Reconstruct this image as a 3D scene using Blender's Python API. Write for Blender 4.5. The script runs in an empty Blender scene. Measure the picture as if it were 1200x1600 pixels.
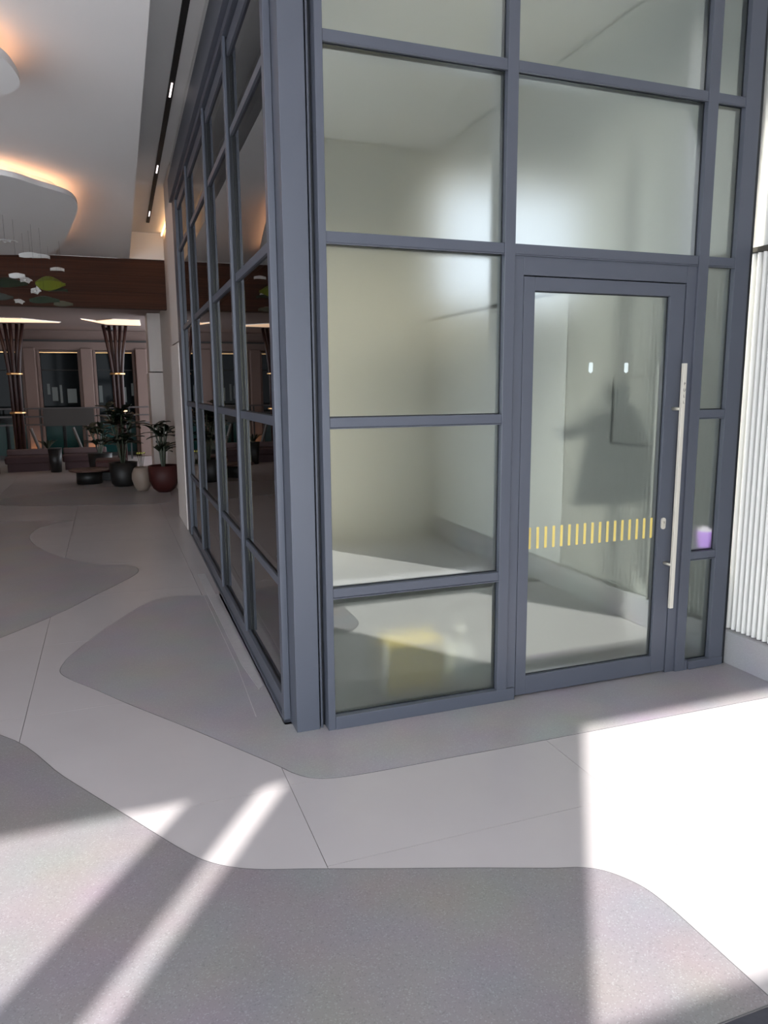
import bpy, bmesh, math, random
from mathutils import Vector, Matrix
random.seed(7)
S = bpy.context.scene
C = S.collection

# ---------------------------------------------------------------- camera
cd = bpy.data.cameras.new('camera'); cam = bpy.data.objects.new('camera', cd); C.objects.link(cam)
YAW, PIT, ROL, FPX = .352, -.1663, -.0078, 1157.75
fw = Vector((math.sin(YAW)*math.cos(PIT), math.cos(YAW)*math.cos(PIT), math.sin(PIT)))
rt = Vector((math.cos(YAW), -math.sin(YAW), 0)); up = rt.cross(fw)
r2 = rt*math.cos(ROL) + up*math.sin(ROL); u2 = -rt*math.sin(ROL) + up*math.cos(ROL)
M = Matrix((r2, u2, -fw)).transposed().to_4x4(); M.translation = Vector((-.7355, -3.175, 1.6))
cam.matrix_world = M
cd.sensor_fit = 'VERTICAL'; cd.sensor_height = 32.0; cd.lens = FPX/1600*32.0
cd.clip_start = .02; cd.clip_end = 300
S.camera = cam

# ---------------------------------------------------------------- world, sun, exposure
w = bpy.data.worlds.new('sky'); S.world = w; w.use_nodes = True
bg = w.node_tree.nodes['Background']; bg.inputs[0].default_value = (.85, .92, 1.0, 1); bg.inputs[1].default_value = 7.2
sd = bpy.data.lights.new('sun', 'SUN'); sd.energy = 12.5; sd.angle = math.radians(.8); sd.color = (1, .985, .95)
sun = bpy.data.objects.new('sun', sd); C.objects.link(sun); sun.location = (-4, -8, 9)
sun.rotation_euler = Vector((.68/1.209, 1/1.209, -.75)).to_track_quat('-Z', 'Y').to_euler()
S.view_settings.view_transform = 'Standard'; S.view_settings.look = 'None'
S.view_settings.gamma = 1; S.view_settings.use_curve_mapping = False
S.view_settings.exposure = 0.0
S.cycles.denoising_prefilter = 'ACCURATE'; S.cycles.use_adaptive_sampling = False; S.cycles.sample_clamp_indirect = 4.0
S.cycles.max_bounces = 10; S.cycles.transparent_max_bounces = 12

# ---------------------------------------------------------------- materials
def mat(name, col, rough=.5, metal=0, emit=None, es=1.0, noise=0, nscale=40, bump=0, spec=None, coat=0):
    m = bpy.data.materials.new(name); m.use_nodes = True
    nt = m.node_tree; b = nt.nodes['Principled BSDF']
    b.inputs['Base Color'].default_value = (*col, 1); b.inputs['Roughness'].default_value = rough
    b.inputs['Metallic'].default_value = metal
    if spec is not None: b.inputs['IOR'].default_value = spec
    if coat: b.inputs['Coat Weight'].default_value = coat; b.inputs['Coat Roughness'].default_value = .03
    if emit: b.inputs['Emission Color'].default_value = (*emit, 1); b.inputs['Emission Strength'].default_value = es
    if noise or bump:
        tc = nt.nodes.new('ShaderNodeTexCoord'); n = nt.nodes.new('ShaderNodeTexNoise')
        n.inputs['Scale'].default_value = nscale; n.inputs['Detail'].default_value = 4
        nt.links.new(tc.outputs['Object'], n.inputs['Vector'])
        if noise:
            r = nt.nodes.new('ShaderNodeMix'); r.data_type = 'RGBA'
            r.inputs[6].default_value = (*[c*(1-noise) for c in col], 1); r.inputs[7].default_value = (*[min(1, c*(1+noise)) for c in col], 1)
            nt.links.new(n.outputs['Fac'], r.inputs[0]); nt.links.new(r.outputs[2], b.inputs['Base Color'])
        if bump:
            bp = nt.nodes.new('ShaderNodeBump'); bp.inputs['Strength'].default_value = bump; bp.inputs['Distance'].default_value = .002
            nt.links.new(n.outputs['Fac'], bp.inputs['Height']); nt.links.new(bp.outputs[0], b.inputs['Normal'])
    return m

def terrazzo(name, base, dark, light, rough):
    m = bpy.data.materials.new(name); m.use_nodes = True; nt = m.node_tree; L = nt.links
    b = nt.nodes['Principled BSDF']; b.inputs['Roughness'].default_value = rough
    tc = nt.nodes.new('ShaderNodeTexCoord')
    v = nt.nodes.new('ShaderNodeTexVoronoi'); v.inputs['Scale'].default_value = 260
    n = nt.nodes.new('ShaderNodeTexNoise'); n.inputs['Scale'].default_value = 3
    L.new(tc.outputs['Object'], v.inputs['Vector']); L.new(tc.outputs['Object'], n.inputs['Vector'])
    sp = nt.nodes.new('ShaderNodeSeparateColor'); L.new(v.outputs['Color'], sp.inputs[0])
    cr = nt.nodes.new('ShaderNodeValToRGB'); e = cr.color_ramp.elements
    e[0].position = 0; e[0].color = (*dark, 1); e[1].position = .12; e[1].color = (*base, 1)
    a = e.new(.86); a.color = (*base, 1); a = e.new(.97); a.color = (*light, 1)
    L.new(sp.outputs[0], cr.inputs[0])
    mx = nt.nodes.new('ShaderNodeMix'); mx.data_type = 'RGBA'; mx.blend_type = 'MULTIPLY'; mx.inputs[0].default_value = .25
    L.new(cr.outputs[0], mx.inputs[6]); L.new(n.outputs['Color'], mx.inputs[7]); L.new(mx.outputs[2], b.inputs['Base Color'])
    return m

FRAME = mat('gunmetal_paint', (.076, .084, .108), .38, noise=.06, nscale=3)
FRAMED = mat('dark_gasket', (.008, .010, .014), .5)
STEEL = mat('brushed_steel', (.62, .58, .50), .35, .6)
CREAM = mat('cream_steel', (.60, .57, .50), .4, .15)
WHITE = mat('white_plaster', (.74, .74, .72), .7, noise=.03, nscale=2)
CEIL = mat('ceiling_paint', (.88, .88, .87), .8, noise=.02, nscale=1)
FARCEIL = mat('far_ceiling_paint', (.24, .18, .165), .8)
RIB = mat('ribbed_panel_paint', (.74, .74, .71), .45)
PLINTH = terrazzo('plinth_stone', (.42, .41, .43), (.38, .37, .39), (.47, .46, .48), .4)
TERR = terrazzo('grey_terrazzo', (.252, .228, .240), (.20, .185, .195), (.31, .295, .305), .32)
TERR2 = terrazzo('pale_terrazzo', (.36, .345, .35), (.30, .29, .30), (.46, .45, .46), .3)
TERR3 = terrazzo('mid_terrazzo', (.36, .335, .35), (.31, .29, .305), (.41, .395, .405), .32)
TILE = mat('pale_floor_tile', (.435, .402, .407), .27, noise=.05, nscale=2.5)
JOINT = mat('dark_joint', (.10, .095, .10), .7)
THRESH = mat('dark_threshold_metal', (.05, .05, .065), .45, .3, noise=.2, nscale=90)
WOOD = None
def wood():
    m = bpy.data.materials.new('walnut_veneer'); m.use_nodes = True; nt = m.node_tree; b = nt.nodes['Principled BSDF']
    tc = nt.nodes.new('ShaderNodeTexCoord'); mp = nt.nodes.new('ShaderNodeMapping'); mp.inputs['Scale'].default_value = (.35, 1, 26)
    n = nt.nodes.new('ShaderNodeTexNoise'); n.inputs['Scale'].default_value = 1.4; n.inputs['Detail'].default_value = 6
    cr = nt.nodes.new('ShaderNodeValToRGB'); cr.color_ramp.elements[0].color = (.028, .009, .004, 1); cr.color_ramp.elements[1].color = (.080, .028, .013, 1)
    cr.color_ramp.elements[0].position = .3; cr.color_ramp.elements[1].position = .75
    nt.links.new(tc.outputs['Object'], mp.inputs[0]); nt.links.new(mp.outputs[0], n.inputs['Vector'])
    nt.links.new(n.outputs['Fac'], cr.inputs[0]); nt.links.new(cr.outputs[0], b.inputs['Base Color']); b.inputs['Roughness'].default_value = .85
    return m
WOOD = wood()

def frosted():
    m = bpy.data.materials.new('frosted_film_glass'); m.use_nodes = True; nt = m.node_tree; L = nt.links
    nt.nodes.remove(nt.nodes['Principled BSDF']); out = nt.nodes['Material Output']
    # rough refraction (film) + diffuse translucency + sharp front reflection
    rf = nt.nodes.new('ShaderNodeBsdfRefraction'); rf.inputs['Color'].default_value = (.88, .88, .85, 1); rf.inputs['Roughness'].default_value = .50; rf.inputs['IOR'].default_value = 1.22
    df = nt.nodes.new('ShaderNodeBsdfDiffuse'); df.inputs['Color'].default_value = (.42, .46, .43, 1)
    m1 = nt.nodes.new('ShaderNodeMixShader'); m1.inputs[0].default_value = .04
    gl = nt.nodes.new('ShaderNodeBsdfGlossy'); gl.inputs['Roughness'].default_value = .0; gl.inputs['Color'].default_value = (.86, .95, .90, 1)
    fr = nt.nodes.new('ShaderNodeFresnel'); fr.inputs['IOR'].default_value = 3.6
    m2 = nt.nodes.new('ShaderNodeMixShader')
    L.new(rf.outputs[0], m1.inputs[1]); L.new(df.outputs[0], m1.inputs[2])
    L.new(fr.outputs[0], m2.inputs[0]); L.new(m1.outputs[0], m2.inputs[1]); L.new(gl.outputs[0], m2.inputs[2])
    L.new(m2.outputs[0], out.inputs[0]); return m
def back_film():
    m = bpy.data.materials.new('film_inner_face'); m.use_nodes = True; nt = m.node_tree; L = nt.links
    nt.nodes.remove(nt.nodes['Principled BSDF']); out = nt.nodes['Material Output']
    rf = nt.nodes.new('ShaderNodeBsdfRefraction'); rf.inputs['Color'].default_value = (.94, .94, .93, 1); rf.inputs['Roughness'].default_value = .50; rf.inputs['IOR'].default_value = 1.22
    L.new(rf.outputs[0], out.inputs[0]); return m
def clear(name, tint, ior, gcol=(1, 1, 1)):
    m = bpy.data.materials.new(name); m.use_nodes = True; nt = m.node_tree; L = nt.links
    nt.nodes.remove(nt.nodes['Principled BSDF']); out = nt.nodes['Material Output']
    tr = nt.nodes.new('ShaderNodeBsdfTransparent'); tr.inputs[0].default_value = (*tint, 1)
    gl = nt.nodes.new('ShaderNodeBsdfGlossy'); gl.inputs['Roughness'].default_value = .0; gl.inputs['Color'].default_value = (*gcol, 1)
    fr = nt.nodes.new('ShaderNodeFresnel'); fr.inputs['IOR'].default_value = ior
    m2 = nt.nodes.new('ShaderNodeMixShader'); L.new(fr.outputs[0], m2.inputs[0]); L.new(tr.outputs[0], m2.inputs[1]); L.new(gl.outputs[0], m2.inputs[2])
    L.new(m2.outputs[0], out.inputs[0]); return m
FROST = frosted(); FROSTB = back_film()
CLEAR = clear('tinted_clear_glass', (.30, .32, .31), 1.7)
DARKGLASS = mat('dark_window_glass', (.004, .006, .007), .06, spec=1.12)
TEAL = mat('teal_glass', (.005, .028, .028), .2, spec=1.2)
BROWNTUBE = mat('red_brown_tube', (.022, .005, .004), .5)
GOLD = mat('brass', (.75, .45, .20), .3, .9)
YELLOWSTRIPE = mat('yellow_film', (.70, .55, .16), .5)
WARM = mat('warm_led', (.9, .7, .5), .5, emit=(1, .50, .28), es=3.8)
WARM2 = mat('warm_lit_diffuser', (.9, .7, .5), .5, emit=(1, .66, .42), es=1.3)
LEDSPOT = mat('downlight_lens', (.9, .8, .8), .5, emit=(1, .86, .86), es=2.2)
BLACK = mat('black_plastic', (.008, .008, .008), .5)
DARKFAB = mat('dark_fabric', (.018, .022, .02), .9)
LEAF = mat('dark_leaf', (.008, .018, .008), .45)
LEAF2 = mat('olive_leaf', (.02, .03, .008), .45)
SOIL = mat('soil', (.01, .008, .006), .95)
REDPOT = mat('oxblood_ceramic', (.045, .004, .003), .6)
VASE = mat('cream_ceramic', (.27, .21, .17), .5)
PINK = mat('dusty_pink_upholstery', (.045, .02, .022), .8)
GREYFAB = mat('grey_upholstery', (.03, .03, .03), .9)
TERRA = mat('terracotta_top', (.10, .05, .04), .4)

# ---------------------------------------------------------------- helpers
def link(name, bm, m, parent=None, smooth=False):
    me = bpy.data.meshes.new(name); bm.normal_update(); bm.to_mesh(me); bm.free()
    if smooth:
        for p in me.polygons: p.use_smooth = True
    for mm in (m if isinstance(m, (list, tuple)) else [m]): me.materials.append(mm)
    o = bpy.data.objects.new(name, me); C.objects.link(o)
    if parent: o.parent = parent
    return o
def add_box(bm, x0, x1, y0, y1, z0, z1, bev=0):
    r = bmesh.ops.create_cube(bm, size=1, matrix=Matrix.Translation(((x0+x1)/2, (y0+y1)/2, (z0+z1)/2)) @ Matrix.Diagonal((x1-x0, y1-y0, z1-z0, 1)))
    if bev:
        es = list({e for v in r['verts'] for e in v.link_edges})
        bmesh.ops.bevel(bm, geom=es, offset=bev, segments=2, affect='EDGES', profile=.5)
def box(name, x0, x1, y0, y1, z0, z1, m, parent=None, bev=0):
    bm = bmesh.new(); add_box(bm, x0, x1, y0, y1, z0, z1, bev); return link(name, bm, m, parent)
def add_tube(bm, pts, r, n=8, cap=True):
    rings = []
    for i, p in enumerate(pts):
        p = Vector(p); a = Vector(pts[max(i-1, 0)]); b = Vector(pts[min(i+1, len(pts)-1)]); d = (b-a).normalized()
        s = d.orthogonal().normalized() if i == 0 else (s - d*s.dot(d)).normalized()
        t = d.cross(s); rr = r[i] if isinstance(r, (list, tuple)) else r
        rings.append([bm.verts.new(p + (s*math.cos(k*2*math.pi/n) + t*math.sin(k*2*math.pi/n))*rr) for k in range(n)])
    for a, b in zip(rings, rings[1:]):
        for k in range(n): bm.faces.new((a[k], a[(k+1) % n], b[(k+1) % n], b[k]))
    if cap: bm.faces.new(rings[0][::-1]); bm.faces.new(rings[-1])
def add_lathe(bm, prof, x, y, n=28):
    rings = [[bm.verts.new((x+r*math.cos(k*2*math.pi/n), y+r*math.sin(k*2*math.pi/n), z)) for k in range(n)] for r, z in prof]
    for a, b in zip(rings, rings[1:]):
        for k in range(n): bm.faces.new((a[k], a[(k+1) % n], b[(k+1) % n], b[k]))
    bm.faces.new(rings[0][::-1]); bm.faces.new(rings[-1])
def add_prism(bm, pts, z0, z1):
    a = [bm.verts.new((x, y, z0)) for x, y in pts]; b = [bm.verts.new((x, y, z1)) for x, y in pts]; n = len(pts)
    for k in range(n): bm.faces.new((a[k], a[(k+1) % n], b[(k+1) % n], b[k]))
    t = bm.faces.new(b); u = bm.faces.new(a[::-1])
    bmesh.ops.triangulate(bm, faces=[t, u]); bmesh.ops.recalc_face_normals(bm, faces=bm.faces)
def prism(name, pts, z0, z1, m, parent=None):
    bm = bmesh.new(); add_prism(bm, pts, z0, z1); return link(name, bm, m, parent)
def smooth_open(pts, k=6):
    out = []
    P = [pts[0]] + list(pts) + [pts[-1]]
    for i in range(1, len(P)-2):
        p0, p1, p2, p3 = [Vector((*q, 0)) for q in (P[i-1], P[i], P[i+1], P[i+2])]
        for j in range(k):
            t = j/k
            v = .5*((2*p1) + (p2-p0)*t + (2*p0-5*p1+4*p2-p3)*t*t + (3*p1-p0-3*p2+p3)*t**3); out.append((v.x, v.y))
    out.append(tuple(pts[-1])); return out
def smooth_closed(pts, k=6):
    n = len(pts); out = []
    for i in range(n):
        p0, p1, p2, p3 = [Vector((*pts[(i+q) % n], 0)) for q in (-1, 0, 1, 2)]
        for j in range(k):
            t = j/k
            v = .5*((2*p1) + (p2-p0)*t + (2*p0-5*p1+4*p2-p3)*t*t + (3*p1-p0-3*p2+p3)*t**3); out.append((v.x, v.y))
    return out
def empty(name, loc=(0, 0, 0), rz=0):
    o = bpy.data.objects.new(name, None); C.objects.link(o); o.location = loc; o.rotation_euler = (0, 0, rz); return o
def tag(o, label=None, cat=None, group=None):
    if label: o['label'] = label
    if cat: o['category'] = cat
    if group: o['group'] = group
    return o
def struct(o, label=None):
    o['kind'] = 'structure'
    if label: o['label'] = label
    return o
def thing(name, label, cat, loc=(0, 0, 0), rz=0, group=None): return tag(empty(name, loc, rz), label, cat, group)

# ================================================================ FLOOR
floor = struct(empty('floor'), 'pale tiled floor with curved grey terrazzo fields and thin joints')
box('screed', -9.2, 6.0, -9.0, 16.4, -.12, -.012, JOINT, floor)
# large pale tiles with 3 mm joints
xl = [-3.6, -2.4, -1.22, -.139, 1.05, 2.24]
g = .0011
def tile(x0, x1, y0, y1):
    return box('tile', x0+g, x1-g, y0+g, y1-g, -.012, 0, TILE, floor)
def col(x0, x1, ys):
    for a, b in zip(ys, ys[1:]): tile(x0, x1, a, b)
col(-.139, 1.05, [-1.93, -1.52, -.965, -.41, .145])
col(1.05, 2.56, [-1.93, -1.523, -.965, -.41, .145])
col(-1.22, -.139, [-1.93, -1.0, -.42, .69, 1.80, 2.91, 4.02, 5.13, 6.24, 7.35, 8.46, 9.57, 10.68, 11.79, 13.4])
col(-2.4, -1.22, [-1.93, -1.52, -.41, .69, 1.80, 2.91, 4.02, 5.13, 6.24, 7.35, 8.46, 9.57, 10.68, 11.79, 13.4])
col(-3.6, -2.4, [-1.93, -.41, 1.80, 4.02, 6.24, 8.46, 10.68, 13.4])
box('far_paving', -9.2, -3.6-g, -1.93, 13.4, -.012, 0, TILE, floor)
box('far_paving', -.139+g, 6.0, .145+g, 13.4, -.012, 0, TILE, floor)
box('far_paving', -9.2, 6.0, 13.4+g, 16.4, -.012, 0, TILE, floor)
box('entrance_paving', -9.2, 6.0, -9.0, -2.055, -.012, 0, TILE, floor)
box('threshold_strip', -9.2, 2.56, -2.05, -1.933, -.012, .003, THRESH, floor)
def field(pts, m=TERR):
    # dark seam first, then the field 1 mm prouder and 2.5 mm smaller
    bm = bmesh.new(); add_prism(bm, pts, 0.0, .0006); link('field_seam', bm, JOINT, floor)
    n = len(pts); area = sum(pts[i][0]*pts[(i+1) % n][1]-pts[(i+1) % n][0]*pts[i][1] for i in range(n)); sgn = 1 if area > 0 else -1
    ins = []
    for i in range(n):
        a = Vector(pts[i-1]); b = Vector(pts[i]); c = Vector(pts[(i+1) % n])
        t = (c-a); t = t.normalized() if t.length > 1e-9 else Vector((1, 0)); nrm = Vector((-t.y, t.x))*sgn
        q = b + nrm*.0035; ins.append((q.x, q.y))
    prism('terrazzo_field', ins, .0004, .0012, m, floor)
cA = smooth_open([(-4.2, 2.7), (-2.9, 1.75), (-2.0, 1.05), (-1.314, .525), (-1.009, .0), (-.765, -.405), (-.581, -.707), (-.486, -.819), (-.368, -.893), (-.18, -.962), (.037, -1.044), (.30, -1.14), (.562, -1.241), (.66, -1.275), (.73, -1.326), (.785, -1.42), (.803, -1.52), (.807, -1.677), (.809, -1.928)])
field(cA + [(-4.2, -1.928)])
cB = smooth_open([(-.118, 2.611), (-.30, 2.66), (-.404, 2.68), (-.52, 2.60), (-.627, 2.444), (-.87, 1.986), (-1.03, 1.60), (-1.081, 1.435), (-1.095, 1.276), (-1.033, 1.132), (-.90, .93), (-.739, .671), (-.46, .252), (-.30, -.0), (-.16, -.222), (-.10, -.325), (-.035, -.39), (.067, -.423), (.25, -.435), (.559, -.439), (1.039, -.446), (2.55, -.455)])
field(cB + [(2.55, .10), (2.54, .14), (.10, .14), (-.033, .14), (-.02, 1.3), (-.008, 2.6)], TERR3)
cC = smooth_open([(-4.4, -.2+1.2), (-2.6, 1.35), (-1.9, 1.65), (-1.499, 2.067), (-1.137, 2.56), (-.93, 2.93), (-.777, 3.184), (-.62, 3.48), (-.575, 3.65), (-.605, 3.835), (-.74, 3.95), (-.881, 4.027), (-1.231, 4.452), (-1.507, 5.1), (-1.62, 5.55), (-1.647, 5.891), (-1.596, 6.243), (-1.42, 6.55), (-1.196, 6.723), (-.9, 6.93), (-.5, 7.1), (.1, 7.2)])
# corridor field left of the light band
field(smooth_open([(-4.4, 2.6), (-3.2, 2.0), (-2.2, 1.75)], 4)[:-1] + cC[18:108] + [(-2.4, 7.0), (-4.4, 7.4)], TERR3)
field(smooth_closed([(-1.0, 7.9), (-.4, 7.7), (.02, 7.9), (.03, 9.4), (-.6, 9.9), (-1.6, 9.7), (-2.4, 9.0), (-2.0, 8.2)], 5), TERR2)
# worn pale strips beside the side glazing
tr = struct(empty('trim_1'), 'pale stone strips set in floor along side glazing')
prism('stone_strip', [(-.098, 3.3), (-.098, 1.0), (-.072, .60), (-.040, .655), (-.035, 3.3)], .0012, .004, mat('pale_strip', (.40, .38, .39), .5, noise=.1, nscale=30), tr)
prism('stone_strip', [(-.128, 2.6), (-.128, 1.0), (-.150, .28), (-.146, .28), (-.124, 1.0), (-.124, 2.6)], .0012, .0022, mat('pale_line', (.45, .42, .43), .5), tr)

# ================================================================ FRONT GLAZED SCREEN (faces camera)
wf = struct(empty('wall_front'), 'gunmetal framed glazed screen with frosted panes')
bv = .0025
box('corner_post', 0, .1114, .0345, .27, 0, 3.99, FRAME, wf, bv)
box('corner_groove', .10, .155, .075, .25, 0, 3.99, FRAMED, wf)
box('corner_stile', .1195, .129, .045, .2, 0, 3.99, FRAME, wf, .001)
def mull(x0, x1, z0, z1, y0=0, y1=.15, name='mullion'): return box(name, x0, x1, y0, y1, z0, z1, FRAME, wf, bv)
mull(.145, .1796, 0, 3.99)
mull(1.0395, 1.0953, 0, 3.99)
mull(2.1756, 2.2399, 0, 3.99)
mull(2.4152, 2.512, 0, 3.99, 0, .030)
box('ledge', 2.4155, 2.512, .045, .15, .6444, .6871, FRAME, wf, .001)
box('edge_return', 2.513, 2.535, .008, .028, 0, 3.99, FRAMED, wf)
ZT = [('A', 3.0035, 3.0464), ('B', 2.2125, 2.2589), ('C', 1.4254, 1.4696), ('D', .6444, .6871)]
bays = [(.1796, 1.0395), (2.2399, 2.4152)]
for x0, x1 in bays:
    for n, a, b in ZT:
        box('transom', x0, x1, .004, .15 if (x0 < 1 or n == 'D') else .034, a, b, FRAME, wf, bv)
        box('transom_lip', x0, x1, .001, .012, a-.006, a-.001, STEEL if False else FRAME, wf, .0008)
    box('transom', x0, x1, .004, .15, 3.80, 3.99, FRAME, wf, bv)
for n, a, b in ZT[:2]:
    box('transom', 1.0953, 2.1756, .004, .15, a, b, FRAME, wf, bv)
    box('transom_lip', 1.0953, 2.1756, .001, .012, a-.006, a-.001, FRAME, wf, .0008)
box('transom', 1.0953, 2.1756, .004, .15, 3.80, 3.99, FRAME, wf, bv)
box('sill', .1796, 1.141, -.004, .06, 0.001, .066, FRAME, wf, bv)
box('sill', 2.2687, 2.512, -.006, .06, 0.001, .05, FRAME, wf, .006)
mull(2.2399, 2.262, 0, .06, .0)
def pane(x0, x1, z0, z1, y=.035, parent=None):
    bm = bmesh.new(); add_box(bm, x0, x1, y, y+.008, z0, z1)
    o = link('frosted_pane', bm, [FROST, FROSTB], parent or wf)
    for p in o.data.polygons: p.material_index = 0 if p.normal.y < -.5 else 1
    gb = bmesh.new(); t = .0045
    for q in ((x0, x0+t, z0, z1), (x1-t, x1, z0, z1), (x0, x1, z0, z0+t), (x0, x1, z1-t, z1)): add_box(gb, q[0], q[1], y-.006, y-.0005, q[2], q[3])
    link('gasket', gb, FRAMED, parent or wf)
    return o
for x0, x1 in bays:
    zs = [(.066 if x0 < 1 else .05, .6444), (.6871, 1.4254), (1.4696, 2.2125), (2.2589, 3.0035), (3.0464, 3.80)]
    for a, b in zs: pane(x0, x1, a, b)
for a, b in ((2.2589, 3.0035), (3.0464, 3.80)): pane(1.0953, 2.1756, a, b)

# ================================================================ DOOR
d = struct(empty('door_1'), 'gunmetal framed glass door with long pull handle and yellow stripes')
for q in ((1.0953, 1.150, .012, .14, 0, 2.2125), (2.1165, 2.1756, .012, .14, 0, 2.2125), (1.150, 2.1165, .012, .14, 2.121, 2.2125)):
    box('door_casing', *q[:4], q[4], q[5], FRAME, d, .002)
box('casing_joint', 1.149, 2.118, .05, .10, .0, 2.122, FRAMED, d)
dz0, dz1 = .012, 2.116
gx0, gx1, gz0, gz1 = 1.2155, 2.018, .112, 2.052
leaf = empty('door_leaf'); leaf.parent = d
for q in ((1.1545, gx0, dz0, dz1), (gx1, 2.1115, dz0, dz1)):
    box('stile', q[0], q[1], .016, .075, q[2], q[3], FRAME, leaf, .002)
box('rail', gx0, gx1, .016, .075, dz0, gz0, FRAME, leaf, .002)
box('rail', gx0, gx1, .016, .075, gz1, dz1, FRAME, leaf, .002)
pane(gx0, gx1, gz0, gz1, .038, leaf)
bpy.data.objects.remove(bpy.data.objects['casing_joint'])
for q in ((1.150, 1.1545, dz0, dz1), (2.1115, 2.1165, dz0, dz1), (1.150, 2.1165, dz1, 2.121)):
    box('door_gap', q[0], q[1], .06, .07, q[2], q[3], FRAMED, d)
h = empty('pull_handle', (0, 0, 0)); h.parent = d
box('bar', 2.060, 2.083, -.062, -.044, .402, 1.712, CREAM, h, .002)
for z in (1.478, .640):
    bm = bmesh.new(); add_tube(bm, [(2.0715, -.046, z), (2.0715, .016, z)], .009, 12); link('standoff', bm, STEEL, h, True)
# lettering on the bar
zz = 1.60
for ch in 'PULL':
    cu = bpy.data.curves.new('letter', 'FONT'); cu.body = ch; cu.size = .021; cu.align_x = 'CENTER'; cu.extrude = .0002
    t = bpy.data.objects.new('letter', cu); C.objects.link(t); bpy.context.view_layer.update()
    me = bpy.data.meshes.new_from_object(t.evaluated_get(bpy.context.evaluated_depsgraph_get())); bpy.data.objects.remove(t)
    me.materials.append(BLACK)
    o = bpy.data.objects.new('letter', me); C.objects.link(o); o.parent = h
    o.rotation_euler = (math.pi/2, 0, 0); o.location = (2.0715, -.0625, zz); zz -= .031
# lock escutcheon
bm = bmesh.new()
pts = [(2.048+.0135*math.cos(a), (.862 + (.018 if math.sin(a) >= 0 else -.018)) + .0135*math.sin(a)) for a in [k*2*math.pi/24 for k in range(24)]]
v0 = [bm.verts.new((x, .008, z)) for x, z in pts]; v1 = [bm.verts.new((x, .016, z)) for x, z in pts]
for k in range(24): bm.faces.new((v0[k], v0[(k+1) % 24], v1[(k+1) % 24], v1[k]))
bm.faces.new(v0); bm.faces.new(v1[::-1]); bmesh.ops.recalc_face_normals(bm, faces=bm.faces)
lk = link('lock_plate', bm, CREAM, d)
bm = bmesh.new(); add_tube(bm, [(2.048, .0080, .868), (2.048, .0045, .868)], .0075, 14); add_box(bm, 2.0455, 2.0505, .0048, .008, .846, .868); link('lock_cylinder', bm, STEEL, lk)
bm = bmesh.new(); add_box(bm, 2.0473, 2.0487, .0035, .0046, .862, .874); link('keyhole', bm, BLACK, lk)
for k in range(17):
    xx = 1.232 + k*(1.990-1.232)/16
    box('yellow_stripe', xx-.0075, xx+.0075, .0372, .0379, .782, .893, YELLOWSTRIPE, d)
for xx in (1.562, 1.778):
    prism_pts = [(-.012, .022), (-.008, .027), (.008, .027), (.012, .022), (.012, -.018), (0, -.027), (-.012, -.018)]
    bm = bmesh.new(); a = [bm.verts.new((xx+x, .0365, 1.690+z)) for x, z in prism_pts]; b = [bm.verts.new((xx+x, .0379, 1.690+z)) for x, z in prism_pts]
    n = len(a)
    for k in range(n): bm.faces.new((a[k], a[(k+1) % n], b[(k+1) % n], b[k]))
    bm.faces.new(a); bm.faces.new(b[::-1]); bmesh.ops.recalc_face_normals(bm, faces=bm.faces)
    link('white_sticker', bm, mat('white_sticker', (.75, .85, .82), .5), d)
# inner lever plate seen through the glass

# ================================================================ SIDE GLAZED SCREEN
AN = -.0139
ws = struct(empty('wall_side', (-.0352, 0, 0), AN), 'gunmetal framed dark glass screen running along the corridor')
YE = 5.45
def sb(name, x0, x1, y0, y1, z0, z1, m=FRAME, b=bv): return box(name, x0, x1, y0, y1, z0, z1, m, ws, b)
sb('mullion', 0, .032, .160, .215, 0, 3.81)
sb('mullion', .032, .13, .20, .26, 0, 3.81)
ys = [1.317, 2.441, 3.868]
for y in ys:
    sb('mullion', 0.0, .017, y, y+.05, .10, 3.56)
    sb('mullion_gasket', .017, .034, y+.004, y+.046, .10, 3.56, FRAMED, 0)
sb('mullion', 0, .13, 5.10, YE, 0, 3.81)
sb('bottom_rail', 0.012, .13, .215, 5.10, .018, .105)
sb('base_strip', 0.0, .13, .16, YE, .001, .018, FRAME)
sb('header', -.03, .13, .0, YE, 3.565, 3.80)
sb('header', .0, .13, .0, YE, 3.52, 3.565)
ZS = [(3.42, 3.50)] + [(a, b) for _, a, b in ZT]
edges = [.215] + [v for y in ys for v in (y, y+.05)] + [5.10]
for k in range(0, len(edges), 2):
    for a, b in ZS: sb('transom', .022, .09, edges[k], edges[k+1], a, b)
    zz = [.105] + [v for a, b in reversed(ZS) for v in (a, b)] + [3.52]
    for j in range(0, len(zz), 2):
        sb('glass_pane', .036, .044, edges[k]-.002, edges[k+1]+.002, zz[j], zz[j+1], CLEAR, 0)
        gb = bmesh.new()
        add_box(gb, .030, .0355, edges[k], edges[k+1], zz[j], zz[j]+.006); add_box(gb, .030, .0355, edges[k+1]-.008, edges[k+1], zz[j], zz[j+1])
        link('gasket', gb, FRAMED, ws)

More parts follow.
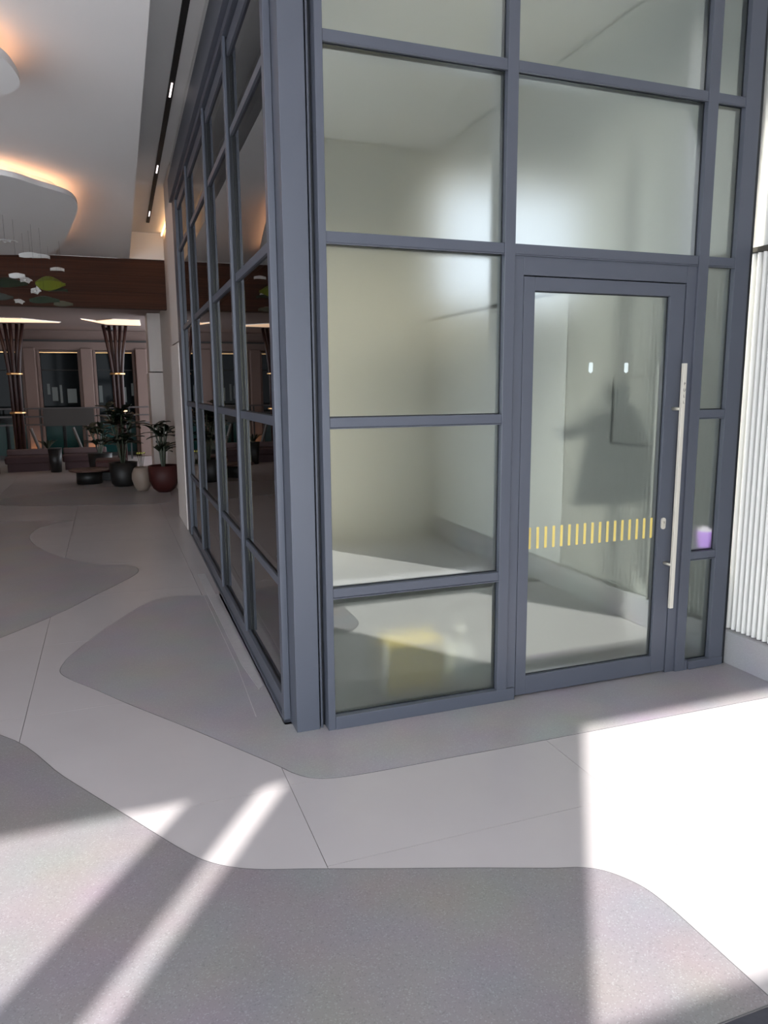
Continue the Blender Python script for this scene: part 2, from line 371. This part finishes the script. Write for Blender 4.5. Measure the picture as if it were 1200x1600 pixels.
# ================================================================ ROOM BEHIND THE GLAZING
wi = struct(empty('wall_inner'), 'plain walls and ceiling of the glazed room')
INW = mat('inner_wall_paint', (.72, .68, .54), .8)
box('back_wall', .10, 2.62, 3.2, 3.3, 0, 3.98, INW, wi)
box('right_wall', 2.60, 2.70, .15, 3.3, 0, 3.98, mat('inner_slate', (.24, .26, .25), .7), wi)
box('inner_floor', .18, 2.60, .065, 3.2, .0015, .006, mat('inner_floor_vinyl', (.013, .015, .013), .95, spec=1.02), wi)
box('inner_ceiling', .10, 2.62, .16, 3.3, 3.90, 3.98, INW, wi)
box('inner_skirting', .12, 2.60, 3.16, 3.199, .007, .10, mat('skirting_dark', (.03, .03, .03), .6), wi)
box('inner_partition', .12, .16, 3.3, 5.45, 0, 3.98, mat('inner_grey', (.25, .25, .24), .8), wi)
cl = thing('added_room_light', 'ceiling light added out of sight to brighten the frosted panes', 'ceiling light', (1.35, .62, 3.87))
bm = bmesh.new(); add_box(bm, -.92, .92, -.22, .22, -.02, .02); link('housing', bm, WHITE, cl)
bm = bmesh.new(); add_box(bm, -.9, .9, -.2, .2, -.028, -.021); link('diffuser', bm, mat('cool_diffuser', (.9, .9, .9), .5), cl)
al = bpy.data.lights.new('pane_fill_light', 'AREA'); al.shape = 'RECTANGLE'; al.size = 1.3; al.size_y = .4; al.energy = 440; al.spread = math.radians(120); al.color = (1, .97, .86)  # added fill inside the room, hidden from view, brightens the frosted panes
alo = bpy.data.objects.new('pane_fill_light', al); C.objects.link(alo); alo.parent = cl; alo.location = (0, 0, -.034); alo.rotation_euler = (math.radians(11), 0, 0)
wn = struct(empty('window_1'), 'bright inner window seen as a white blur')
box('window_frame', 1.36, 2.58, 1.625, 1.70, 2.10, 3.02, INW, wn)
box('lit_pane', 1.46, 2.50, 1.605, 1.62, 2.18, 2.92, mat('lit_pane', (.8, .9, 1), .5, emit=(.68, .80, 1.0), es=1.1), wn)

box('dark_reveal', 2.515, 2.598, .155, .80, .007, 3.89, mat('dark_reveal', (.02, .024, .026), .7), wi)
# things behind the frost
yb = thing('yellow_box', 'yellow box with white straps behind bottom left frosted pane', 'box', (.68, .30, 0))
YB = mat('yellow_card', (.62, .50, .04), .8); WS = mat('white_strap', (.8, .85, .8), .6)
bm = bmesh.new(); add_box(bm, -.155, .155, -.10, .10, .002, .30, .01); link('carton', bm, YB, yb)
for x in (-.175, .165):
    bm = bmesh.new(); add_tube(bm, [(x, -.09, .01), (x-.012, -.10, .12), (x, -.10, .20), (x+.008, -.09, .31)], .014, 8); link('strap', bm, WS, yb, True)
bg_ = thing('plastic_bag', 'crumpled translucent white bag right of the yellow box', 'bag', (.955, .26, 0))
bm = bmesh.new(); bmesh.ops.create_icosphere(bm, subdivisions=3, radius=1)
for v in bm.verts:
    nn = 1 + .16*math.sin(9*v.co.x+3*v.co.z) * math.cos(7*v.co.y+5*v.co.z); v.co = Vector((v.co.x*.085*nn, v.co.y*.07*nn, .13 + v.co.z*.13*nn))
link('bag_body', bm, mat('milky_plastic', (.62, .68, .66), .4), bg_, True)
bm = bmesh.new(); add_tube(bm, [(0, 0, .24), (.02, 0, .30), (.0, .0, .33)], [.03, .012, .03], 8); link('bag_neck', bm, WS, bg_, True)
# jacket on a stand
jk = thing('hooded_jacket', 'dark hooded jacket hanging behind the frosted door glass', 'jacket', (1.87, .27, .95))
bm = bmesh.new()
rings = [(.0, .255, .075), (.10, .24, .08), (.25, .205, .085), (.40, .165, .08), (.50, .125, .075), (.56, .075, .06), (.62, .085, .075), (.68, .07, .065), (.715, .03, .03)]
prev = None
for z, rx, ry in rings:
    cur = [bm.verts.new((.02+rx*math.cos(k*math.pi/12)*(1+.04*math.sin(5*k)), ry*math.sin(k*math.pi/12), z)) for k in range(24)]
    if prev:
        for k in range(24): bm.faces.new((prev[k], prev[(k+1) % 24], cur[(k+1) % 24], cur[k]))
    else: bm.faces.new(cur[::-1])
    prev = cur
bm.faces.new(prev); link('jacket_body', bm, DARKFAB, jk, True)
bm = bmesh.new(); add_tube(bm, [(-.06, 0, .53), (-.16, -.01, .46), (-.25, -.02, .42), (-.33, -.02, .40)], [.07, .06, .05, .042], 10); link('sleeve', bm, DARKFAB, jk, True)
bm = bmesh.new(); add_tube(bm, [(.09, 0, .53), (.16, 0, .40), (.20, .0, .22), (.22, 0, .05)], [.06, .055, .05, .042], 10); link('sleeve', bm, DARKFAB, jk, True)
st = thing('coat_stand', 'tall dark upright post behind the pane over the door', 'coat stand', (2.07, .46, 0))
bm = bmesh.new(); add_box(bm, -.03, .03, -.03, .03, .02, 2.98, .004); link('post', bm, mat('grey_post', (.02, .022, .02), .6), st)
bm = bmesh.new(); add_lathe(bm, [(.17, 0.001), (.17, .015), (.05, .03)], 0, 0); link('base', bm, BLACK, st)
bm = bmesh.new(); add_tube(bm, [(-.0, -.03, 1.66), (-.04, -.055, 1.67), (-.07, -.065, 1.70)], .008, 8); link('hook', bm, STEEL, st)
pc = thing('purple_cup', 'small purple cup with white cap, made to glow, behind narrow side pane', 'cup', (2.418, .098, .6873))
bm = bmesh.new(); add_lathe(bm, [(.029, .0), (.039, .090)], 0, 0, 20); link('cup_body', bm, mat('purple_glow', (.75, .48, .98), .4, emit=(.50, .27, .85), es=1.2), pc, True)  # cup given its own glow, since no light reaches it here
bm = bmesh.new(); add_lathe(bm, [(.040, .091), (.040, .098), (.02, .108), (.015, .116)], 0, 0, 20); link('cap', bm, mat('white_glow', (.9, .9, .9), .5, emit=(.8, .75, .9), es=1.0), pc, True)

# ================================================================ RIGHT WALL (ribbed)
wr = struct(empty('wall_right'), 'white ribbed wall panel above a grey stone plinth')
box('plinth', 2.545, 2.72, -4.2, .10, 0, .192, PLINTH, wr, .003)
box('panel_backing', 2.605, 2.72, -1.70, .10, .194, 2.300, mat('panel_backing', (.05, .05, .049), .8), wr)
box('plain_panel', 2.585, 2.72, -4.2, -1.704, .194, 2.300, RIB, wr)
# ribs
pit = .0366; me = None
nr = int(1.80/pit)
for k in range(nr):
    y = .085 - k*pit
    if me is None:
        bm = bmesh.new(); n = 6; w_ = pit*.5-.0050
        prof = [(.026*-math.sin(math.pi*i/n)**.6 if 0 < i < n else 0, -w_+2*w_*i/n) for i in range(n+1)]
        a = [bm.verts.new((x, yy, .196)) for x, yy in prof]; b = [bm.verts.new((x, yy, 2.298)) for x, yy in prof]
        for i in range(n): bm.faces.new((a[i], a[i+1], b[i+1], b[i]))
        bm.faces.new(b); bm.faces.new(a[::-1]); bmesh.ops.recalc_face_normals(bm, faces=bm.faces)
        o = link('rib', bm, RIB, wr); me = o.data
    else:
        o = bpy.data.objects.new('rib', me); C.objects.link(o); o.parent = wr
    o.location = (2.605, y, 0)
box('trim_band', 2.570, 2.72, -4.2, .10, 2.302, 2.326, mat('bronze_trim', (.07, .065, .055), .5), wr)
box('upper_wall', 2.590, 2.72, -4.2, .10, 2.328, 3.98, RIB, wr)
ap = empty('access_panel'); ap.parent = wr
for q in ((-.62, -.612, 1.20, 1.66), (-1.12, -1.112, 1.20, 1.66), (-1.12, -.612, 1.652, 1.66), (-1.12, -.612, 1.20, 1.208)):
    box('panel_edge', 2.5725, 2.5785, q[0], q[1], q[2], q[3], mat('panel_edge', (.12, .12, .12), .6), ap)
box('shadow_gap', 2.513, 2.573, .088, .099, .0, 3.98, FRAMED, wr)
box('joint_strip', 2.553, 2.60, .10, .115, .0, 3.98, mat('bronze_trim_edge', (.10, .085, .06), .5), wr)

# ================================================================ BACK WALL, unseen, its openings shaped to cast the floor's sun patches
wb = struct(empty('sun_mask_wall'), 'unseen wall pieces behind the viewer, shaped to cast the sun patches')
box('wall_panel', -2.74, -1.377, -4.32, -4.2, 0, 3.56, WHITE, wb)
box('mask_mullion', -3.14, -2.92, -4.32, -4.2, 0, 3.56, FRAME, wb, .004)
box('wall_panel', .26, .95, -4.32, -4.2, 2.162, 3.56, WHITE, wb)  # added to keep most of the sun off the ribbed wall
box('mask_lintel', -9.2, 2.72, -4.32, -4.2, 3.56, 4.2, WHITE, wb)
box('mask_rail', -1.377, .95, -4.30, -4.22, 1.90, 2.16, FRAME, wb, .004)  # band set to shade the near edge of the right sun patch
box('wall_panel', .95, 2.72, -4.32, -4.2, 0, 3.56, WHITE, wb)

# ================================================================ CEILINGS
ce = struct(empty('ceiling'), 'pale lobby ceiling with a raised trough along the glazing')
box('roof_slab', -9.2, 6.0, -4.32, 16.4, 4.2, 4.4, CEIL, ce)
prism('ceiling_panel', [(-9.2, -1.0), (-.425, -1.0), (-.28, 9.4), (-9.2, 9.4)], 3.6, 4.19, CEIL, ce)
box('trough_ceiling', -.45, 2.72, -4.19, 9.6, 4.0, 4.19, CEIL, ce)
box('entry_ceiling', -9.2, -.45, -4.19, -1.0, 4.0, 4.19, CEIL, ce)
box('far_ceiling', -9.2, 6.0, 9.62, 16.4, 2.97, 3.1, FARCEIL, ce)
prism('fascia', [(-.03, .0), (.09, .0), (.17, YE), (.05, YE)], 3.80, 3.999, CEIL, ce)
# track slot
ts = thing('track_light', 'long black recessed track slot with small spotlights in trough', 'track light', (-.145, 0, 3.995), AN)
bm = bmesh.new(); add_box(bm, -.022, .022, -1.5, 8.6, -.012, .004); link('channel', bm, BLACK, ts)
for y in (3.33, 5.64, 7.85):
    bm = bmesh.new(); add_box(bm, -.007, .007, y, y+.30, -.016, -.0125); link('spot_lens', bm, LEDSPOT, ts)
# wood beam
bmw = struct(empty('trim_2'), 'walnut clad bulkhead crossing the corridor ceiling')
for k in range(3):
    z0 = 2.85+k*.25
    box('veneer_board', -9.2, .30, 9.42, 9.60, z0+.0015, z0+.2485, WOOD, bmw)
box('end_wall', -.45, .30, 9.40, 9.60, 3.602, 4.0, CEIL, bmw)

# drop panels with cove light
def drop_panel(label, pts, z, grp=None):
    cx = sum(p[0] for p in pts)/len(pts); cy = sum(p[1] for p in pts)/len(pts)
    t = thing('cove_panel', label, 'ceiling panel', (cx, cy, z))
    q = smooth_closed([(x-cx, y-cy) for x, y in pts], 8)
    prism('panel', q, 0, .035, CEIL, t)
    prism('panel_lip', [(x*.985, y*.985) for x, y in q], .035, .055, CEIL, t)
    prism('core', [(x*.80, y*.80) for x, y in q], .055, 3.6-z, CEIL, t)
    bm = bmesh.new(); n = len(q)
    a = [bm.verts.new((x*.83, y*.83, .075)) for x, y in q]; b = [bm.verts.new((x*.83, y*.83, .10)) for x, y in q]
    c = [bm.verts.new((x*.86, y*.86, .075)) for x, y in q]; e = [bm.verts.new((x*.86, y*.86, .10)) for x, y in q]
    for k in range(n):
        j = (k+1) % n
        bm.faces.new((c[k], c[j], e[j], e[k])); bm.faces.new((b[k], b[j], e[j], e[k])); bm.faces.new((a[k], a[j], c[j], c[k])); bm.faces.new((a[k], a[j], b[j], b[k]))
    bmesh.ops.recalc_face_normals(bm, faces=bm.faces)
    link('led_strip', bm, WARM, t)
def sc(pts): return [(-.7355+(x+.7355)*1.0706, -3.175+(y+3.175)*1.0706) for x, y in pts]
drop_panel('rounded ceiling panel with warm cove glow at left', sc([(-2.6, 4.0), (-2.0, 3.75), (-1.427, 3.78), (-1.167, 4.03), (-.94, 4.30), (-.885, 4.65), (-.925, 5.2), (-1.13, 6.8), (-1.30, 7.35), (-1.6, 7.62), (-2.2, 7.72), (-3.0, 7.3), (-3.2, 5.6)]), 3.42)
drop_panel('nearer small rounded ceiling panel at upper left edge', sc([(-1.60, 1.0), (-1.30, 1.22), (-1.143, 1.41), (-1.09, 1.60), (-1.09, 1.78), (-1.18, 1.95), (-1.45, 2.06), (-2.0, 2.0), (-2.5, 1.6), (-2.2, 1.1)]), 3.42)

# ================================================================ CORRIDOR PIERS
wc = struct(empty('wall_corridor'), 'cream clad piers beyond the side glazing')
PIER = mat('pier_cladding', (.66, .60, .56), .55, noise=.03, nscale=2)
box('pier_panel', .045, .9, YE+.02, 6.45, 2.13, 3.99, PIER, wc, .006)
box('pier_panel', .030, .9, YE+.02, 6.50, .002, 2.11, PIER, wc, .006)
box('pier_joint', .08, .9, YE+.03, 6.4, 2.105, 2.135, FRAMED, wc)
box('pier_panel', .02, .9, 11.2, 11.9, 1.92, 2.96, PIER, wc, .006)
box('pier_panel', .00, .9, 11.15, 11.95, .002, 1.90, PIER, wc, .006)
box('corridor_wall', .24, .9, 6.52, 11.1, 0, 3.99, PIER, wc)
cv = thing('cove_strip', 'warm light strip grazing the pier top', 'strip light', (.0, 7.9, 3.94))
bm = bmesh.new(); add_box(bm, .20, .22, -1.3, 1.4, 0, .03); link('led_strip', bm, mat('amber_led', (.9, .7, .5), .5, emit=(1, .58, .28), es=4), cv)

# ================================================================ FAR WALL
wfar = struct(empty('wall_far'), 'cream columns and dark glazing of the far facade')
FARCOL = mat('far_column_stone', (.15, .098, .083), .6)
box('far_backing', -9.2, 1.5, 16.3, 16.4, 0, 2.97, BLACK, wfar)
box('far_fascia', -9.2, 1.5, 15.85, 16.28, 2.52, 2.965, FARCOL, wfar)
box('fascia_rail', -9.2, .25, 15.70, 15.78, 2.70, 2.74, BLACK, wfar)
px = [-4.9, -3.63, -2.36, -1.10, .14]
cols = []
for i in range(-3, 4):
    cx = -1.14 + (i-0)*1.215 - (0)
    cols.append(cx)
for cx in cols:
    if cx < .2:
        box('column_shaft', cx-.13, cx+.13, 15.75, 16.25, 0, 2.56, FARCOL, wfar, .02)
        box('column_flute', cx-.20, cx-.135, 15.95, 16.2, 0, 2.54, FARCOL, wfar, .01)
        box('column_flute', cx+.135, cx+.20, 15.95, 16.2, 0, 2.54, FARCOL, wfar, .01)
for a, b in zip(cols, cols[1:]):
    x0, x1 = a+.21, b-.21
    box('window_pane', x0, x1, 16.12, 16.14, .95, 2.46, DARKGLASS, wfar)
    box('window_head', x0, x1, 16.02, 16.12, 2.46, 2.515, FARCOL, wfar)
    box('brass_trim', x0-.05, x1+.05, 15.98, 16.01, 2.455, 2.475, GOLD, wfar)
    box('window_bar', x0, x1, 16.09, 16.115, 2.05, 2.075, GREYFAB, wfar)
    box('teal_pane', x0, (x0+x1)/2-.04, 16.10, 16.14, .10, .85, TEAL, wfar)
    box('teal_pane', (x0+x1)/2+.04, x1, 16.10, 16.14, .10, .85, TEAL, wfar)
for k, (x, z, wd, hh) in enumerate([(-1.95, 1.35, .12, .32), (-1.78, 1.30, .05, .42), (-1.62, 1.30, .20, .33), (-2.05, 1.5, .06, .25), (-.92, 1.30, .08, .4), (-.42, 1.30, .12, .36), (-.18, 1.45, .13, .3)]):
    box('lit_reflection_panel', x, x+wd, 16.105, 16.118, z, z+hh, mat('reflection_glow', (.05, .06, .06), .5, emit=(.55, .62, .6), es=.03), wfar)  # glowing boxes stand in for reflections in the window glass
gr = thing('guard_rail', 'dark metal guard rail with solid panel before far windows', 'railing', (0, 15.2, 0))
for z in (1.20, 1.02, .84):
    bm = bmesh.new(); add_box(bm, -9, .25, -.02, .02, z-.02, z+.015); link('rail', bm, mat('rail_metal', (.05, .04, .04), .5), gr)
x = -6.0
while x < .2:
    bm = bmesh.new(); add_box(bm, x, x+.035, -.018, .018, .0, 1.2); link('post', bm, GREYFAB, gr); x += .95
bm = bmesh.new(); add_box(bm, -2.12, -1.05, -.03, -.021, .80, 1.19); link('solid_panel', bm, mat('taupe_panel', (.022, .017, .014), .6), gr)
bm = bmesh.new(); add_box(bm, -4.7, -3.2, -.03, -.021, .80, 1.19); link('solid_panel', bm, mat('taupe_panel', (.022, .017, .014), .6), gr)
UPN = [3, 2, 1, 0]
for cx in cols:
    if cx < 0:
        ul = thing('column_uplight', 'amber uplight box at the foot of the %s far column' % {0: 'rightmost', 1: 'second from right', 2: 'third from right', 3: 'leftmost'}[UPN.pop(0)], 'uplight', (cx, 15.6, 0), 0, 'amber uplights at the far columns')
        bm = bmesh.new(); add_box(bm, -.10, .10, -.03, .03, .0, .05); link('casing', bm, BLACK, ul)
        bm = bmesh.new(); add_box(bm, -.08, .08, -.02, .02, .052, .06); link('lens', bm, mat('amber_lens', (.9, .6, .3), .5, emit=(1, .45, .12), es=110), ul)
# recessed lit shapes in far ceiling
def lit_shape(label, pts):
    cx = sum(p[0] for p in pts)/len(pts); cy = sum(p[1] for p in pts)/len(pts)
    t = thing('light_panel', label, 'ceiling light', (cx, cy, 2.955))
    q = [(x-cx, y-cy) for x, y in pts]
    prism('tray', [(x*1.02, y*1.02) for x, y in q], 0, .0145, CEIL, t); prism('lit_diffuser', q, -.008, -.0005, WARM2, t)
lit_shape('angular warm lit ceiling recess right of far lounge', [(-1.12, 12.7), (-.85, 13.05), (-.55, 12.6), (-.05, 12.7), (.02, 13.9), (-.65, 13.8)])
lit_shape('angular warm lit ceiling recess left of far lounge', [(-3.6, 12.7), (-2.2, 12.9), (-1.55, 13.6), (-3.6, 13.9)])
sm = thing('ceiling_speaker', 'small dark dome on far ceiling', 'speaker', (-.60, 14.9, 2.96))
bm = bmesh.new(); add_lathe(bm, [(.09, 0.008), (.085, -.04), (.04, -.07)], 0, 0, 16); link('dome', bm, BLACK, sm)

# branching tube columns
def tube_column(x, y, label):
    q = .55
    t = thing('tube_column', label, 'column', (x, y, 0), 0)
    for k in range(5):
        a = (k-2)*.11
        bm = bmesh.new(); yy = .05*((k % 2)*2-1)
        add_tube(bm, [(a*.30, yy, 0.01), (a*.40, yy, 1.9), (a*.6, yy, 2.35), (a*1.05, yy, 2.96)], .035, 10); link('tube', bm, BROWNTUBE, t, True)
    for z in (1.12, 1.92):
        bm = bmesh.new(); add_lathe(bm, [(.15, z), (.158, z+.01), (.158, z+.03), (.15, z+.04)], 0, 0, 20); link('brass_ring', bm, GOLD, t)
tube_column(-.50, 14.2, 'bundle of red brown tubes fanning out at ceiling beside the plants')
tube_column(-2.52, 14.2, 'bundle of red brown tubes at left edge of the lounge')

# ================================================================ FURNITURE AND PLANTS FAR BACK
def leaf_bm(bm, base, dirv, L, W):
    d_ = Vector(dirv).normalized(); s = d_.cross(Vector((0, 0, 1))); s = s.normalized() if s.length > .05 else Vector((1, 0, 0))
    P = Vector(base); pts = []
    for t, wv in ((0, .12), (.3, .9), (.6, 1), (.85, .55), (1, .04)):
        c = P + d_*L*t + Vector((0, 0, -L*.35*t*t)); pts.append((c - s*W*wv/2, c + Vector((0, 0, -W*.12)), c + s*W*wv/2))
    vs = [[bm.verts.new(q) for q in r] for r in pts]
    for a, b in zip(vs, vs[1:]):
        bm.faces.new((a[0], a[1], b[1], b[0])); bm.faces.new((a[1], a[2], b[2], b[1]))
def plant(t, m, z0, H, R, n, L, W, stems=5):
    sb_ = bmesh.new(); tips = []
    for k in range(stems):
        a = k*2*math.pi/stems + .3; r = R*.45*(.5+.5*random.random())
        p = [(0.02*math.cos(a), 0.02*math.sin(a), z0), (r*.5*math.cos(a), r*.5*math.sin(a), z0+H*.5), (r*math.cos(a), r*math.sin(a), z0+H*(.8+.2*random.random()))]
        add_tube(sb_, p, .012, 6); tips.append(p)
    link('stem', sb_, LEAF2, t)
    for k in range(n):
        p = tips[k % stems]; f = .35+.65*random.random(); q = Vector(p[1]).lerp(Vector(p[2]), f) if k % 3 else Vector(p[0]).lerp(Vector(p[1]), .5+.5*f)
        a = random.random()*6.28; bm = bmesh.new(); leaf_bm(bm, q, (math.cos(a), math.sin(a), .2+.9*random.random()), L*(.7+.5*random.random()), W*(.8+.4*random.random()))
        link('leaf', bm, m, t)
def lathe(name, prof, m, t): 
    bm = bmesh.new(); add_lathe(bm, prof, 0, 0, 32); return link(name, bm, m, t, True)
t = thing('red_planter', 'oxblood round planter with leafy plant beside the pier', 'planter', (.02, 8.95, 0))
lathe('pot', [(.10, 0.002), (.17, .06), (.225, .18), (.235, .42), (.21, .42), (.20, .38)], REDPOT, t)
lathe('soil', [(.195, .36), (.195, .385)], SOIL, t)
plant(t, LEAF, .38, .75, .34, 46, .30, .10)
t = thing('cream_vase', 'cream egg shaped vase standing before the dark plants', 'vase', (-.30, 9.25, 0))
lathe('vase_body', [(.085, 0.002), (.12, .06), (.158, .19), (.155, .28), (.12, .36), (.085, .385), (.075, .375)], VASE, t)
t = thing('dark_planter', 'black planter with tall dense dark plant behind the vase', 'planter', (-.56, 10.0, 0))
lathe('pot', [(.16, 0.002), (.20, .05), (.23, .40), (.20, .40), (.19, .36)], BLACK, t)
lathe('soil', [(.185, .34), (.185, .37)], SOIL, t)
plant(t, LEAF, .36, .95, .60, 80, .34, .13, 7)
t = thing('dark_planter', 'black planter with bushy plant left of the tube column', 'planter', (-.95, 12.6, 0))
lathe('pot', [(.16, 0.002), (.20, .05), (.23, .36), (.20, .36)], BLACK, t)
plant(t, LEAF, .33, .55, .55, 40, .34, .13, 6)
t = thing('yellow_flowers', 'small yellow flowers on thin stems above the cream vase', 'flowers', (-.30, 9.25, .385))
for k in range(4):
    bm = bmesh.new(); x = -.05+.035*k; add_tube(bm, [(x*.4, 0, .004), (x, .0, .20)], .004, 5); f = link('stem', bm, LEAF2, t)
    bm = bmesh.new(); bmesh.ops.create_icosphere(bm, subdivisions=1, radius=.017, matrix=Matrix.Translation((x, 0, .215))); link('bloom', bm, mat('yellow_bloom', (.65, .65, .12), .6), f)
t = thing('coffee_table', 'low round terracotta topped coffee table on black drum base', 'table', (-1.12, 10.6, 0))
lathe('base', [(.21, 0.002), (.21, .215)], BLACK, t); lathe('table_top', [(.31, .216), (.33, .225), (.33, .24), (.32, .25)], TERRA, t)
t = thing('lounge_bench', 'dark oxblood lounge seat beside the coffee table', 'bench', (-.72, 11.2, 0))
bm = bmesh.new(); add_box(bm, -.30, .25, -.3, .3, .14, .36, .04); link('seat', bm, REDPOT, t)
bm = bmesh.new(); add_box(bm, -.27, .22, -.27, .27, 0.002, .139); link('plinth', bm, BLACK, t)
for i, (x, lab) in enumerate([(-2.3, 'dusty pink upholstered bench left of the dark bin'), (-1.25, 'dusty pink upholstered bench right of the dark bin')]):
    t = thing('lounge_bench', lab, 'bench', (x, 13.3, 0))
    bm = bmesh.new(); add_box(bm, -.42, .42, -.25, .25, .16, .30, .03); link('seat', bm, PINK, t)
    bm = bmesh.new(); add_box(bm, -.42, .42, .18, .26, .301, .42, .02); link('backrest', bm, mat('pale_pink_upholstery', (.09, .055, .055), .8), t)
    bm = bmesh.new(); add_box(bm, -.38, .38, -.2, .2, 0.002, .159); link('plinth', bm, PINK, t)
t = thing('waste_bin', 'black tapered bin between the pink benches', 'bin', (-1.78, 12.8, 0))
lathe('bin_body', [(.10, 0.002), (.13, .46)], BLACK, t); lathe('rim', [(.135, .461), (.135, .475)], GREYFAB, t)
t = thing('waste_bin', 'grey square bin at left edge of lounge', 'bin', (-2.92, 12.7, 0))
bm = bmesh.new(); add_box(bm, -.14, .14, -.14, .14, 0.002, .50, .01); link('bin_body', bm, GREYFAB, t)
for x, lab in ((-2.20, 'slanted grey lounge chair back at left'), (-1.38, 'slanted grey lounge chair back near centre of lounge')):
    t = thing('lounge_chair', lab, 'chair', (x, 13.9, 0))
    bm = bmesh.new(); add_tube(bm, [(.22, 0, .02), (.05, 0, .40), (-.08, 0, .82)], .03, 8); link('backrest', bm, mat('chair_grey', (.07, .06, .055), .6), t)
    bm = bmesh.new(); add_box(bm, .0, .45, -.22, .22, .30, .36, .02); link('seat', bm, GREYFAB, t)
    bm = bmesh.new(); add_box(bm, .38, .41, -.2, .2, 0.002, .30); link('leg', bm, GREYFAB, t)
t = thing('spiky_plant', 'spiky leaved plant against amber lit column', 'plant', (-2.02, 14.4, 0))
lathe('pot', [(.10, 0.002), (.13, .34)], VASE, t)
bm = bmesh.new()
for k in range(12):
    a = k*.55; leaf_bm(bm, (0, 0, .33), (math.cos(a), math.sin(a), 1.6), .42, .05)
link('leaf', bm, LEAF, t)

# ================================================================ HANGING ORNAMENTS
WO = mat('white_resin', (.62, .62, .60), .5); GO = mat('green_resin', (.14, .17, .012), .5); DG = mat('dark_green_resin', (.02, .035, .02), .5)
def ornament(x, z, L, W, m, rot, kind, label, y=7.0, roll=.0):
    t = thing('hanging_ornament', label, 'ornament', (x, y, z), rot, None)
    bm = bmesh.new()
    if kind == 'leaf':
        n = 8; top = []; bot = []
        for i in range(n+1):
            u = i/n; wv = math.sin(math.pi*u**.8)*W/2+.002; zc = .10*L*math.sin(math.pi*u)
            top.append((bm.verts.new((-L/2+L*u, -wv, zc-.15*wv)), bm.verts.new((-L/2+L*u, 0, zc+.02)), bm.verts.new((-L/2+L*u, wv, zc-.15*wv))))
            bot.append((bm.verts.new((-L/2+L*u, -wv, zc-.15*wv-.012)), bm.verts.new((-L/2+L*u, 0, zc-.02)), bm.verts.new((-L/2+L*u, wv, zc-.15*wv-.012))))
        for i in range(n):
            a, b, c, e = top[i], top[i+1], bot[i], bot[i+1]
            for q in (0, 1):
                bm.faces.new((a[q], b[q], b[q+1], a[q+1])); bm.faces.new((c[q+1], e[q+1], e[q], c[q]))
            bm.faces.new((a[0], c[0], e[0], b[0])); bm.faces.new((a[2], b[2], e[2], c[2]))
        bm.faces.new((top[0][0], top[0][1], top[0][2], bot[0][2], bot[0][1], bot[0][0])); bm.faces.new((top[n][2], top[n][1], top[n][0], bot[n][0], bot[n][1], bot[n][2]))
    else:
        for k in range(5):
            a = k*2*math.pi/5; leaf_bm(bm, (0, 0, 0), (math.cos(a), math.sin(a), .45), L/2, W/2)
        bmesh.ops.create_icosphere(bm, subdivisions=1, radius=.02)
    bmesh.ops.recalc_face_normals(bm, faces=bm.faces)
    o = link('petal_form' if kind != 'leaf' else 'leaf_form', bm, m, t); o.rotation_euler = (roll, 0, 0)
    bm = bmesh.new(); add_tube(bm, [(0, 0, .02), (0, 0, 3.598-z)], .0012, 4); link('wire', bm, GREYFAB, t)
ON = [(-1.76, 3.345, .30, .16, WO, .2, 'flower', 'white petal ornament hanging highest at far left', .3),
      (-1.50, 3.195, .24, .12, WO, .0, 'leaf', 'white leaf ornament hanging at the beam top', .6),
      (-1.38, 3.185, .20, .08, WO, .1, 'leaf', 'slender white leaf ornament right of the one at beam top', .5),
      (-1.21, 3.045, .16, .06, WO, .1, 'leaf', 'small slender white leaf ornament above the green one', .5),
      (-1.66, 2.955, .18, .10, WO, -.1, 'leaf', 'white leaf ornament at left over dark green leaves', .7),
      (-1.57, 2.905, .17, .14, WO, .2, 'flower', 'white petal ornament left of the green one', .6),
      (-1.30, 2.875, .34, .26, GO, .05, 'leaf', 'large bright green leaf ornament', .8),
      (-1.34, 2.830, .24, .08, WO, .0, 'leaf', 'thin white leaf ornament just under the green one', .5),
      (-1.47, 2.785, .14, .13, WO, .0, 'flower', 'round white petal ornament below the green one', .8),
      (-1.66, 2.655, .14, .12, WO, .3, 'flower', 'white petal ornament hanging lowest', .6),
      (-1.22, 2.800, .22, .07, DG, .0, 'leaf', 'dark green leaf ornament at right below the bright one', .5),
      (-1.75, 2.86, .40, .20, DG, .1, 'leaf', 'dark green leaf ornament at left under the white leaves', .7),
      (-1.38, 2.675, .34, .16, DG, -.1, 'leaf', 'dark green leaf ornament at the beam bottom', .6),
      (-1.17, 2.640, .22, .10, mat('grey_green_resin', (.09, .09, .06), .5), .2, 'leaf', 'grey green leaf ornament lowest on the right', .7),
      (-1.85, 2.70, .26, .14, mat('slate_green_resin', (.06, .07, .06), .5), .2, 'leaf', 'slate green leaf ornament at far left edge', .7)]
for i, (x, z, L, W, m, r, k, lab, ro) in enumerate(ON):
    y = 5.9 + .19*((i*4) % 15); f = (y+3.175)/10.175
    ornament(-.7355+(x+.7355)*f, 1.6+(z-1.6)*f, L*f, W*f, m, r, k, lab, y, ro)

# far left enclosing wall of the lobby
wl = struct(empty('wall_left'), 'plain lobby wall on the far left')
box('wall_panel', -9.3, -9.2, -4.2, 16.4, 0, 4.2, mat('taupe_wall', (.30, .26, .23), .7), wl)
